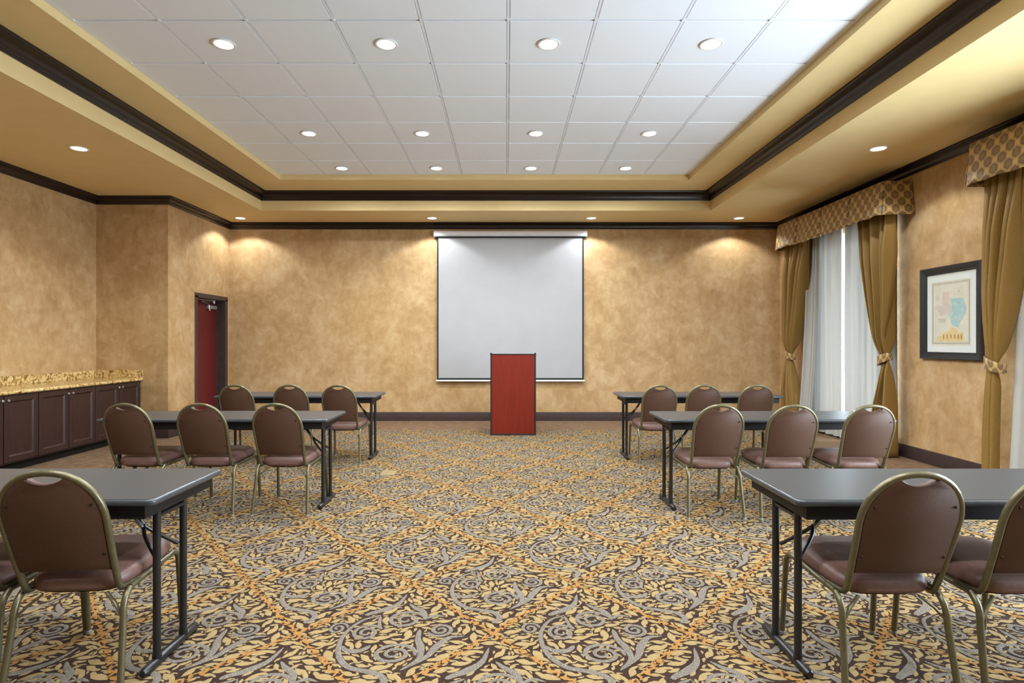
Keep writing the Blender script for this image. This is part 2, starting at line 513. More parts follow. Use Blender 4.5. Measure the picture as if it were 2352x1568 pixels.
# door_1 with frame, closer, peephole
door = struct(empty('door_1', (XD, (DY0 + DY1) / 2, 0)), 'dark red door recessed in a dark frame')
hw = (DY1 - DY0) / 2
fr = MB()
fr.bbox(-0.20, 0.012, -hw - 0.045, -hw + 0.03, 0.0, DZ + 0.0, 0.004).bbox(-0.20, 0.012, hw - 0.03, hw + 0.045, 0.0, DZ + 0.0, 0.004)
fr.bbox(-0.20, 0.012, -hw - 0.045, hw + 0.045, DZ - 0.03, DZ + 0.045, 0.004)
fr.box(-0.17, -0.135, -hw + 0.03, -hw + 0.045, 0.01, DZ - 0.03).box(-0.17, -0.135, hw - 0.045, hw - 0.03, 0.01, DZ - 0.03)
fr.build('door_frame', 'door_frame', door)
leaf = MB().bbox(-0.19, -0.15, -hw + 0.032, hw - 0.032, 0.008, DZ - 0.034, 0.003).build('door_leaf', 'door', door)
MB().bbox(-0.15, -0.095, 0.10, 0.36, DZ - 0.18, DZ - 0.115, 0.006).lathe([(0.012, DZ - 0.205), (0.014, DZ - 0.19), (0.014, DZ - 0.18)], 12, (-0.115, 0.15, 0)).build('door_closer', 'steel', leaf)
MB().tube([(-0.115, 0.15, DZ - 0.105), (-0.06, -0.18, DZ - 0.075)], 0.011, 8, True, 0.5).tube([(-0.06, -0.18, DZ - 0.068), (-0.1, 0.26, DZ - 0.06)], 0.010, 8, True, 0.5).lathe([(0.02, DZ - 0.08), (0.02, DZ - 0.034)], 12, (-0.1, 0.26, 0)).build('closer_arm', 'steel', leaf)
p = MB().lathe([(0.011, 0), (0.011, 0.004), (0.006, 0.006)], 14).build('peephole', 'steel', leaf)
p.location = (-0.15, -0.22, 1.58); p.rotation_euler = (0, R(90), 0)

# windows; the third is an unseen extra that feeds light to the ceiling
for k, (a, b) in enumerate(WIN):
    w = struct(empty('window_%d' % (k + 1), (XR, (a + b) / 2, 0)), ['window behind the sheers near the screen', 'window behind the sheers at the front tables', 'bare unseen window beside the viewer, added to light the ceiling'][k])
    h = (b - a) / 2
    f = MB()
    for y0, y1 in ((-h, -h + 0.06), (h - 0.06, h), (-0.03, 0.03)):
        f.bbox(0.09, 0.16, y0, y1, WZ0, WZ1, 0.004)
    f.bbox(0.09, 0.16, -h, h, WZ0, WZ0 + 0.06, 0.004).bbox(0.09, 0.16, -h, h, WZ1 - 0.06, WZ1, 0.004)
    f.build('window_frame', 'window_frame', w)
    for y0, y1 in ((-h + 0.05, -0.02), (0.02, h - 0.05)):
        MB().box(0.122, 0.128, y0, y1, WZ0 + 0.05, WZ1 - 0.05).build('pane', 'pane', w, False)
    MB().bbox(0.0, 0.10, -h, h, WZ0 - 0.03, WZ0 + 0.001, 0.004).build('window_sill', 'window_frame', w)
    ld = bpy.data.lights.new('window_portal', 'AREA'); ld.shape = 'RECTANGLE'; ld.size = WZ1 - WZ0; ld.size_y = b - a
    ld.cycles.is_portal = True
    lo = link(bpy.data.objects.new('window_portal', ld))
    lo.location = (XR + W + 0.02, (a + b) / 2, (WZ0 + WZ1) / 2); lo.rotation_euler = (0, R(90), 0)

# ------------------------------------------------------------------ carpet pattern: sculpted pile in one repeat, tiled
HX, HY = 0.462, 0.541
CX, CY = -0.066, 3.229
def spiral(c, rx, ry, a0, turns, r_in=0.12, n=16, sgn=1):
    k = int(n * turns); out = []
    for i in range(k + 1):
        t = i / k; r = 1 - (1 - r_in) * t
        a = R(a0) + sgn * 2 * PI * turns * t
        out.append((c[0] + rx * r * math.cos(a), c[1] + ry * r * math.sin(a)))
    return out
STROKES = [
    ([(-0.013, 0.412), (-0.038, 0.303), (-0.094, 0.238), (-0.146, 0.205), (-0.184, 0.175)], 0.006, 0.026, 0.014),
    ([(-0.104, 0.175), (-0.18, 0.127), (-0.229, 0.019), (-0.233, -0.097), (-0.202, -0.204), (-0.143, -0.279), (-0.079, -0.304), (-0.009, -0.328), (0.031, -0.375), (0.021, -0.42), (-0.006, -0.437)], 0.008, 0.017, 0.020),
    ([(-0.22, -0.11), (-0.183, -0.151), (-0.123, -0.151), (-0.089, -0.11)], 0.008, 0.022, 0.012),
    ([(0.114, 0.034), (0.119, -0.054), (0.142, -0.124), (0.146, -0.217), (0.081, -0.304)], 0.012, 0.022, 0.006),
    ([(0.332, -0.026), (0.262, -0.04), (0.209, -0.124), (0.176, -0.204), (0.081, -0.304)], 0.006, 0.024, 0.008),
    ([(0.128, 0.143), (0.175, 0.175), (0.227, 0.155)], 0.012, 0.013, 0.004),
    ([(0.128, 0.127), (0.109, 0.208), (0.055, 0.259), (0.02, 0.303)], 0.012, 0.020, 0.006),
    ([(-0.071, 0.034), (-0.089, 0.079), (-0.103, 0.167)], 0.010, 0.011, 0.008),
    (spiral((0.03, -0.178), 0.098, 0.086, -10, 2.1), 0.014, 0.013, 0.009),
    (spiral((0.03, 0.132), 0.094, 0.086, 10, 2.0), 0.013, 0.013, 0.008),
    (spiral((-0.135, 0.006), 0.070, 0.074, 30, 2.0), 0.012, 0.012, 0.007),
    (spiral((-0.281, 0.046), 0.046, 0.055, 0, 1.8), 0.009, 0.010, 0.006),
    (spiral((0.214, 0.032), 0.062, 0.062, 200, 2.0), 0.012, 0.012, 0.007),
]
def ribbon(pts, w0, w1, w2):
    sp = smoothpath(pts, 4) if len(pts) < 14 else [Vector(p) for p in pts]
    n = len(sp); rows = []
    for i, p in enumerate(sp):
        t = (sp[min(i + 1, n - 1)] - sp[max(i - 1, 0)]).normalized()
        u = i / (n - 1)
        w = 0.82 * ((w0 + (w1 - w0) * min(1, u * 2.2)) if u < 0.5 else (w1 + (w2 - w1) * (u - 0.5) * 2))
        if i in (0, n - 1): w *= 0.35
        nrm = Vector((-t.y, t.x))
        rows.append((p + nrm * w, p, p - nrm * w))
    vs, fs = [], []
    for i, (a, m_, b) in enumerate(rows):
        vs += [(a.x, a.y, 0.0022), (m_.x, m_.y, 0.0050), (b.x, b.y, 0.0022)]
        if i:
            k = 3 * i
            fs += [(k - 3, k, k + 1, k - 2), (k - 2, k + 1, k + 2, k - 1)]
    return vs, fs, sp
scroll_v, scroll_f, guard = [], [], []
for pts, w0, w1, w2 in STROKES:
    vs, fs, sp = ribbon(pts, w0, w1, w2)
    k = len(scroll_v)
    scroll_v += vs; scroll_f += [tuple(i + k for i in f) for f in fs]
    guard += [(p.x, p.y, w1 * 0.55) for p in sp]
# guards for both diamonds of the repeat (cell is 2HX x 2HY, second diamond in its corner)
cellw, cellh = 2 * HX, 2 * HY
G = {}
def gput(x, y, r):
    for ox in (-cellw, 0, cellw):
        for oy in (-cellh, 0, cellh):
            q = (x + ox, y + oy)
            if -0.6 < q[0] < 0.6 and -0.7 < q[1] < 0.7:
                G.setdefault((math.floor(q[0] / 0.06), math.floor(q[1] / 0.06)), []).append((q[0], q[1], r))
for x, y, r in guard:
    gput(x, y, r); gput(x + HX, y + HY, r)
for i in range(90):
    t = i / 90
    for x, y in ((-HX + HX * t, HY * t), (HX * t, HY - HY * t), (-HX + HX * t, -HY * t), (HX * t, -HY + HY * t)):
        gput(x, y, 0.004)
def free(x, y, r):
    a, b = math.floor(x / 0.06), math.floor(y / 0.06)
    for i in (a - 1, a, a + 1):
        for j in (b - 1, b, b + 1):
            for gx, gy, gr in G.get((i, j), ()):
                if (gx - x) ** 2 + (gy - y) ** 2 < (r + gr) ** 2: return False
    return True
LEAF = [(-0.55, -0.02), (-0.38, 0.11), (-0.14, 0.20), (0.10, 0.17), (0.30, 0.08), (0.42, 0.12), (0.50, 0.20), (0.60, 0.16), (0.58, 0.04), (0.46, -0.05), (0.22, -0.15), (-0.04, -0.20), (-0.30, -0.14)]
rl = random.Random(11)
leaf_v, leaf_f = [], []
for size, tries in ((0.084, 2600), (0.066, 3600), (0.050, 4500), (0.034, 5500), (0.025, 6000)):
    for _ in range(tries):
        x, y = rl.uniform(-HX, HX), rl.uniform(-HY, HY)
        a = rl.gauss(0, 0.75) if rl.random() < 0.8 else rl.uniform(0, 2 * PI)
        L = size * rl.uniform(0.85, 1.15)
        ca, sa = math.cos(a), math.sin(a)
        if not all(free(x + ca * L * q, y + sa * L * q, L * rr) for q, rr in ((-0.40, 0.13), (-0.2, 0.2), (0.0, 0.23), (0.2, 0.2), (0.44, 0.16))): continue
        for q, rr in ((-0.40, 0.12), (-0.2, 0.2), (0.0, 0.23), (0.2, 0.2), (0.44, 0.15)):
            gput(x + ca * L * q, y + sa * L * q, L * rr)
        k = len(leaf_v); s = rl.choice((-1, 1))
        leaf_v.append((x, y, 0.0042))
        for u, v in LEAF:
            v *= s * 1.15; jit = rl.uniform(0.9, 1.12)
            leaf_v.append((x + (u * ca - v * sa) * L * jit, y + (u * sa + v * ca) * L * jit, 0.0018))
        n = len(LEAF)
        for i in range(n):
            p_, q_ = k + 1 + i, k + 1 + (i + 1) % n
            leaf_f.append((k, p_, q_) if s > 0 else (k, q_, p_))
or_v, or_f = [], []
for i in range(64):
    for (x0, y0, x1, y1) in ((-HX, 0, 0, HY), (0, HY, HX, 0), (-HX, 0, 0, -HY), (0, -HY, HX, 0)):
        t = (i + rl.random()) / 64
        x, y = x0 + (x1 - x0) * t + rl.gauss(0, 0.007), y0 + (y1 - y0) * t + rl.gauss(0, 0.007)
        a = math.atan2(y1 - y0, x1 - x0) + rl.choice((-1, 1)) * rl.uniform(0.2, 1.1)
        l, w = rl.uniform(0.016, 0.030), rl.uniform(0.005, 0.010)
        ca, sa = math.cos(a), math.sin(a); k = len(or_v); z = 0.003 + rl.uniform(0, 0.0015)
        for u, v, dz in ((-l, 0, 0), (0, w, -0.001), (l, 0, 0), (0, -w, -0.001)):
            or_v.append((x + u * ca - v * sa, y + u * sa + v * ca, z + dz))
        or_f.append((k, k + 3, k + 2, k + 1))
def tiled(name, mat, vs, fs, offs, label):
    import numpy as np
    V = np.array(vs, dtype=np.float32)
    cents = []
    allv, allf = [], []
    base = 0
    # a piece is kept when all of it lies inside the field
    n = len(vs)
    for ox, oy in offs:
        P = V + np.array((ox, oy, 0), dtype=np.float32)
        inside = (P[:, 0] > CB0) & (P[:, 0] < CB1) & (P[:, 1] > 0.35) & (P[:, 1] < CBY)
        if not inside.any(): continue
        allv.append(P)
        if inside.all(): allf += [tuple(i + base for i in f) for f in fs]
        else: allf += [tuple(i + base for i in f) for f in fs if all(inside[i] for i in f)]
        base += n
    me = bpy.data.meshes.new(name)
    me.from_pydata(np.concatenate(allv).tolist(), [], allf)
    me.materials.append(M[mat])
    me.polygons.foreach_set('use_smooth', [True] * len(me.polygons))
    me.update()
    o = link(bpy.data.objects.new(name, me), floor)
    o['kind'] = 'stuff'; o['label'] = label
    return o
cells = [(CX + i * cellw, CY + j * cellh) for i in range(-5, 6) for j in range(-4, 7)]
both = cells + [(x + HX, y + HY) for x, y in cells]
tiled('carpet_leaves', 'leaf', leaf_v, leaf_f, cells, 'cream leaves woven all over the brown carpet')
tiled('carpet_scrolls', 'scroll', scroll_v, scroll_f, both, 'grey spiral scrollwork woven into the carpet')
tiled('carpet_diamonds', 'orange', or_v, or_f, cells, 'orange diamond lines woven into the carpet')

# floor outlet plate in the aisle
fp = tag(empty('floor_outlet', (-1.235, 5.96, 0)), 'small tan outlet cover plate set into the carpet of the aisle', 'outlet')
MB().loft([rrect(-0.075, 0.075, -0.1, 0.1, 0.01, 0.001), rrect(-0.075, 0.075, -0.1, 0.1, 0.01, 0.007), rrect(-0.07, 0.07, -0.095, 0.095, 0.008, 0.009)]).build('cover_plate', 'plate', fp)
MB().loft([rrect(-0.05, 0.05, -0.07, -0.005, 0.006, 0.009), rrect(-0.05, 0.05, -0.07, -0.005, 0.006, 0.011)]).loft([rrect(-0.05, 0.05, 0.005, 0.07, 0.006, 0.009), rrect(-0.05, 0.05, 0.005, 0.07, 0.006, 0.011)]).build('flip_lid', 'plate', fp)

# ------------------------------------------------------------------ recessed lamps
def downlight(x, y, z, watts, label, group, beam=128, blend=0.30, first=[None]):
    if first[0] is None:
        o = empty('recessed_downlight')
        MB().lathe([(0.088, 0.0), (0.091, -0.003), (0.089, -0.007), (0.078, -0.009), (0.072, -0.006), (0.071, 0.0)], 32).build('trim_ring', 'white_trim', o)
        MB().lathe([(0.0705, -0.0005), (0.0705, -0.002), (0.05, -0.0042), (0.02, -0.005)], 32).build('lens', 'lens', o)
        first[0] = o
        t = o
    else:
        t = copy_tree(first[0])
        for ch in list(t.children):
            if ch.type == 'LIGHT': bpy.data.objects.remove(ch)
    t.location = (x, y, z)
    tag(t, label, 'ceiling light', group)
    ld = bpy.data.lights.new('lamp_beam', 'SPOT')
    ld.energy = watts; ld.color = LAMP_COLOR; ld.spot_size = R(beam); ld.spot_blend = blend
    ld.shadow_soft_size = 0.05
    lo = link(bpy.data.objects.new('lamp_beam', ld), t)
    lo.location = (0, 0, -0.012)
COLN = ['leftmost', 'second from the left', 'third from the left', 'rightmost']
rows = [(GY1 - TD * 0.5, 'farthest tile row'), (GY1 - TD * 2.5, 'middle tile row'), (GY1 - TD * 5.5, 'nearest tile row in view'),
        (GY1 - TD * 8.5, 'tile row above the front tables'), (GY1 - TD * 11.5, 'tile row above the viewer')]
for y, rn in rows:
    for k in range(4):
        downlight(GX0 + TW * (1.5 + 2 * k), y, ZT - 0.003, TILE_LAMP, 'round recessed light in the %s, %s' % (rn, COLN[k]), 'recessed lights in the white tile ceiling', 168, 0.7)
for k, (x, lb) in enumerate(((-4.44, 'round recessed light in the gold soffit by the door corner'), (-1.24, 'round recessed soffit light above the left edge of the screen'),
                             (1.416, 'round recessed soffit light above the right edge of the screen'), (3.88, 'round recessed soffit light at the back beside the window corner'))):
    downlight(x, 9.49, ZS, SOFFIT_LAMP, lb, 'recessed lights in the gold soffit')
for x, sd in ((-4.56, 'left soffit above the counter'), (3.97, 'right soffit above the windows')):
    for y, wh in ((6.07, 'the one in view'), (2.7, 'beside the front table'), (-0.7, 'beside the viewer')):
        downlight(x, y, ZS, SOFFIT_LAMP, 'round recessed light in the %s, %s' % (sd, wh), 'recessed lights in the gold soffit')

# ------------------------------------------------------------------ projection screen
scr = tag(empty('projection_screen', (0.07, YB, 0)), 'white pull-down projection screen with black border hanging on the back wall', 'screen')
hw_ = 1.325
prof = [(-0.018, 3.292), (-0.05, 3.294), (-0.078, 3.286), (-0.092, 3.262), (-0.094, 3.232), (-0.086, 3.206), (-0.066, 3.192), (-0.018, 3.192)]
MB().loft([[(x, y, z) for y, z in prof] for x in (-hw_ + 0.02, hw_ - 0.02)]).build('case', 'case_white', scr)
for s in (-1, 1):
    e = MB().loft([[(s * (hw_ - d), y * (1.04 if y < -0.02 else 1), 3.242 + (z - 3.242) * k) for y, z in prof] for d, k in ((0.022, 1.06), (0.004, 1.06), (0, 0.96))])
    cap = e.build('end_cap', 'case_white', scr)
    MB().bbox(s * (hw_ - 0.03) - 0.015, s * (hw_ - 0.03) + 0.015, -0.03, -0.012, 3.27, 3.305, 0.003).build('wall_bracket', 'steel', cap)
MB().bbox(-hw_ + 0.03, hw_ - 0.03, -0.088, -0.03, 3.176, 3.192, 0.003).build('slot', 'screen_black', scr)
fab = MB().box(-1.27, 1.27, -0.060, -0.058, 0.715, 3.18).build('screen_fabric', 'screen_black', scr, False)
MB().box(-1.243, 1.243, -0.0615, -0.0602, 0.748, 3.172).build('viewing_surface', 'screen_white', fab, False)
MB().tube([(-1.285, -0.059, 0.70), (1.285, -0.059, 0.70)], 0.016, 12).build('bottom_bar', 'case_white', scr)
mk = MB()
for k in range(5): mk.box(hw_ - 0.13 + k * 0.013, hw_ - 0.122 + k * 0.013, -0.0955, -0.0945, 3.246, 3.253)
mk.build('maker_mark', 'ink', scr, False)

# ------------------------------------------------------------------ lectern
lec = tag(empty('lectern', (0.10, 8.35, 0)), 'red mahogany lectern with black edges standing before the screen', 'lectern')
lw, ld_, lh = 0.335, 0.42, 1.205
MB().bbox(-lw + 0.022, lw - 0.022, 0.004, 0.024, 0.025, lh - 0.02, 0.002).build('front_panel', 'mahogany', lec)
for s in (-1, 1):
    # side panel with a top that slopes down toward the speaker
    x0, x1 = (-lw, -lw + 0.022) if s < 0 else (lw - 0.022, lw)
    MB().loft([[(x, 0.0, 0.01), (x, ld_, 0.01), (x, ld_, lh - 0.13), (x, 0.05, lh), (x, 0.0, lh)] for x in (x0, x1)]).build('side_panel', 'black_trim', lec, False)
    MB().bbox(x0 - 0.002, x1 + 0.002, -0.004, 0.03, lh - 0.022, lh + 0.008, 0.004).build('corner_cap', 'black_trim', lec)
MB().bbox(-lw + 0.022, lw - 0.022, 0.0, 0.03, lh - 0.02, lh - 0.006, 0.002).build('top_rail', 'black_trim', lec)
MB().loft([[(x, 0.03, lh - 0.012), (x, ld_, lh - 0.135), (x, ld_, lh - 0.155), (x, 0.03, lh - 0.032)] for x in (-lw + 0.022, lw - 0.022)]).build('reading_top', 'mahogany', lec, False)
MB().bbox(-lw + 0.022, lw - 0.022, ld_ - 0.03, ld_ - 0.01, lh - 0.135, lh - 0.115, 0.003).build('paper_stop', 'mahogany', lec)
MB().bbox(-lw + 0.022, lw - 0.022, 0.03, ld_ - 0.03, 0.70, 0.72, 0.003).build('shelf', 'mahogany', lec)
MB().bbox(-lw, lw, -0.003, ld_, 0.0, 0.025, 0.003).build('base', 'black_trim', lec)

# ------------------------------------------------------------------ counter along the left wall
CF = -5.215                      # face of the cabinet carcasses
def cabinet(y0, y1, label):
    c = tag(empty('base_cabinet', (XL, y0, 0)), label, 'cabinet', 'dark cabinets under the granite counter')
    d, w = CF - XL, y1 - y0
    MB().bbox(0.024, d, 0.0, w, 0.095, 0.822, 0.002).build('carcass', 'cabinet', c)
    MB().box(0.024, d - 0.06, 0.0, w, 0.0, 0.095).build('toe_kick', 'kick', c, False)
    dw = w / 2
    for k in range(2):
        a, b = k * dw + 0.006, (k + 1) * dw - 0.006
        D = MB(); z0, z1, st = 0.115, 0.81, 0.058
        D.bbox(d, d + 0.020, a, a + st, z0, z1, 0.002).bbox(d, d + 0.020, b - st, b, z0, z1, 0.002)
        D.bbox(d, d + 0.020, a + st, b - st, z0, z0 + st, 0.002).bbox(d, d + 0.020, a + st, b - st, z1 - st, z1, 0.002)
        dr = D.build('cabinet_door', 'cabinet', c)
        # moulded inner lip and recessed panel
        lip = MB()
        ra = [(d + 0.019, a + st, z0 + st), (d + 0.019, b - st, z0 + st), (d + 0.019, b - st, z1 - st), (d + 0.019, a + st, z1 - st)]
        rb = [(d + 0.008, a + st + 0.014, z0 + st + 0.014), (d + 0.008, b - st - 0.014, z0 + st + 0.014), (d + 0.008, b - st - 0.014, z1 - st - 0.014), (d + 0.008, a + st + 0.014, z1 - st - 0.014)]
        lip.loft([ra, rb], False).build('panel_lip', 'cabinet', dr, False)
        MB().box(d + 0.0005, d + 0.008, a + st, b - st, z0 + st, z1 - st).build('door_panel', 'cabinet', dr, False)
        kb = MB().lathe([(0.006, 0.0), (0.005, 0.012), (0.013, 0.018), (0.015, 0.024), (0.011, 0.030)], 14).build('knob', 'knob', dr)
        kb.location = (d + 0.020, (b - 0.028) if k == 0 else (a + 0.028), z1 - 0.045); kb.rotation_euler = (0, R(90), 0)
for k, lb in enumerate(('dark espresso cabinet at the far end beside the return wall', 'dark espresso cabinet second from the return wall',
                        'dark espresso cabinet cut by the left edge of the picture', 'dark espresso cabinet nearest the viewer beyond the picture edge')):
    cabinet(8.08 - 0.88 * (k + 1), 8.08 - 0.88 * k, lb)
MB().box(0.024, CF - XL - 0.01, 0.88, 0.92, 0, 0.822).build('filler', 'cabinet', bpy.data.objects['base_cabinet'], False)
wt = tag(empty('worktop', (XL, 0, 0)), 'gold speckled granite worktop with backsplash on the dark cabinets', 'worktop')
pr = [(0.001, 0.822), (0.645, 0.822)] + [(0.655 + 0.02 * math.sin(R(a)), 0.842 - 0.02 * math.cos(R(a))) for a in range(0, 181, 30)] + [(0.001, 0.862)]
MB().loft([[(x, y, z) for x, z in pr] for y in (4.545, YJ - 0.001)]).build('slab', 'granite', wt)
MB().bbox(0.001, 0.021, 4.545, YJ - 0.022, 0.862, 0.972, 0.002).build('backsplash', 'granite', wt)
MB().bbox(0.001, 0.672, YJ - 0.021, YJ - 0.001, 0.862, 0.972, 0.002).build('side_splash', 'granite', wt)

# ------------------------------------------------------------------ folding tables
TL, TDP, THT = 1.87, 0.57, 0.752
def make_table():
    t = empty('folding_table')
    hx, hy = TL / 2, TDP / 2
    top = MB().loft([rrect(-hx + i, hx - i, -hy + i, hy - i, max(0.03 - i, 0.012), z) for i, z in
                     ((0.004, THT - 0.025), (0.001, THT - 0.021), (0.0, THT - 0.013), (0.001, THT - 0.006), (0.004, THT - 0.002), (0.009, THT))]).build('table_edge', 'table_edge', t, True, 60)
    MB().loft([rrect(-hx + 0.009, hx - 0.009, -hy + 0.009, hy - 0.009, 0.022, THT - 0.002), rrect(-hx + 0.009, hx - 0.009, -hy + 0.009, hy - 0.009, 0.022, THT + 0.0012)]).build('tabletop', 'tabletop', t, False)
    ax, ay, az0, az1 = hx - 0.050, hy - 0.030, THT - 0.085, THT - 0.025
    for s in (-1, 1):
        y0, y1 = (-ay, -ay + 0.02) if s < 0 else (ay - 0.02, ay)
        MB().bbox(-ax, ax, y0, y1, az0, az1, 0.002).build('apron', 'apron', t)
        x0, x1 = (-ax, -ax + 0.02) if s < 0 else (ax - 0.02, ax)
        MB().bbox(x0, x1, -ay + 0.02, ay - 0.02, az0, az1, 0.002).build('apron', 'apron', t)
    for s in (-1, 1):
        xl = s * (hx - 0.088)
        for yy in (-0.115, 0.085):
            MB().tube([(xl, yy, 0.045), (xl, yy, THT - 0.026)], 0.0155, 14).build('leg', 'table_metal', t)
        fb = MB().tube([(xl, -0.215, 0.0235), (xl, -0.205, 0.0215), (xl, -0.12, 0.0215), (xl, -0.115, 0.0215), (xl, 0.085, 0.0215), (xl, 0.185, 0.0215), (xl, 0.195, 0.0235)], [0.012, 0.019, 0.0195, 0.0195, 0.0195, 0.019, 0.012], 14)
        fb.tube([(xl, -0.115, 0.02), (xl, -0.115, 0.055)], 0.0185, 14).tube([(xl, 0.085, 0.02), (xl, 0.085, 0.055)], 0.0185, 14)
        foot = fb.build('foot_bar', 'table_metal', t)
        for yy in (-0.19, 0.17):
            MB().lathe([(0.016, 0.0), (0.016, 0.004), (0.01, 0.006)], 12, (xl, yy, 0.0)).build('rubber_pad', 'apron', foot)
        MB().tube([(xl, -0.115, THT - 0.115), (xl, 0.085, THT - 0.115)], 0.011, 10).build('crossbar', 'table_metal', t)
        jx, jz, my = xl - s * 0.12, 0.555, -0.015
        br = MB()
        br.tube([(xl - s * 0.21, my, THT - 0.04), (xl - s * 0.20, my, THT - 0.075), (jx, my, jz)], 0.011, 8, True, 0.55)
        br.tube(smoothpath([(jx, my, jz + 0.012), (jx + s * 0.03, my - 0.035, 0.525), (xl - s * 0.015, -0.10, 0.455)], 4), 0.008, 8)
        br.tube(smoothpath([(jx, my, jz + 0.012), (jx + s * 0.03, my + 0.035, 0.525), (xl - s * 0.015, 0.072, 0.455)], 4), 0.008, 8)
        b = br.build('folding_brace', 'table_metal', t)
        lk = MB().bbox(-0.024, 0.024, -0.014, 0.014, -0.008, 0.008, 0.003).build('lock', 'steel', b)
        lk.location = (jx - s * 0.012, my, jz + 0.02); lk.rotation_euler = (0, s * R(46), 0)
    return t
TABLES = [(-1.40 - TL / 2, 2.53, 0.4, 'black folding table cut by the left edge, nearest on the left'),
          (1.15 + TL / 2, 2.53, 0.0, 'black folding table cut by the right edge, nearest on the right'),
          (-1.447 - TL / 2, 4.87, 0.6, 'black folding table in the middle row, left of the aisle'),
          (1.28 + TL / 2, 4.85, 0.3, 'black folding table in the middle row, right of the aisle'),
          (-1.505 - TL / 2, 6.82, 0.4, 'black folding table in the far row, left by the door'),
          (1.33 + TL / 2, 6.82, -0.2, 'black folding table in the far row, right by the window')]
t0 = make_table()
for i, (x, y, a, lb) in enumerate(TABLES):
    t = t0 if i == 0 else copy_tree(t0)
    t.location = (x, y, 0); t.rotation_euler = (0, 0, R(a))
    tag(t, lb, 'table', 'black folding tables in rows')

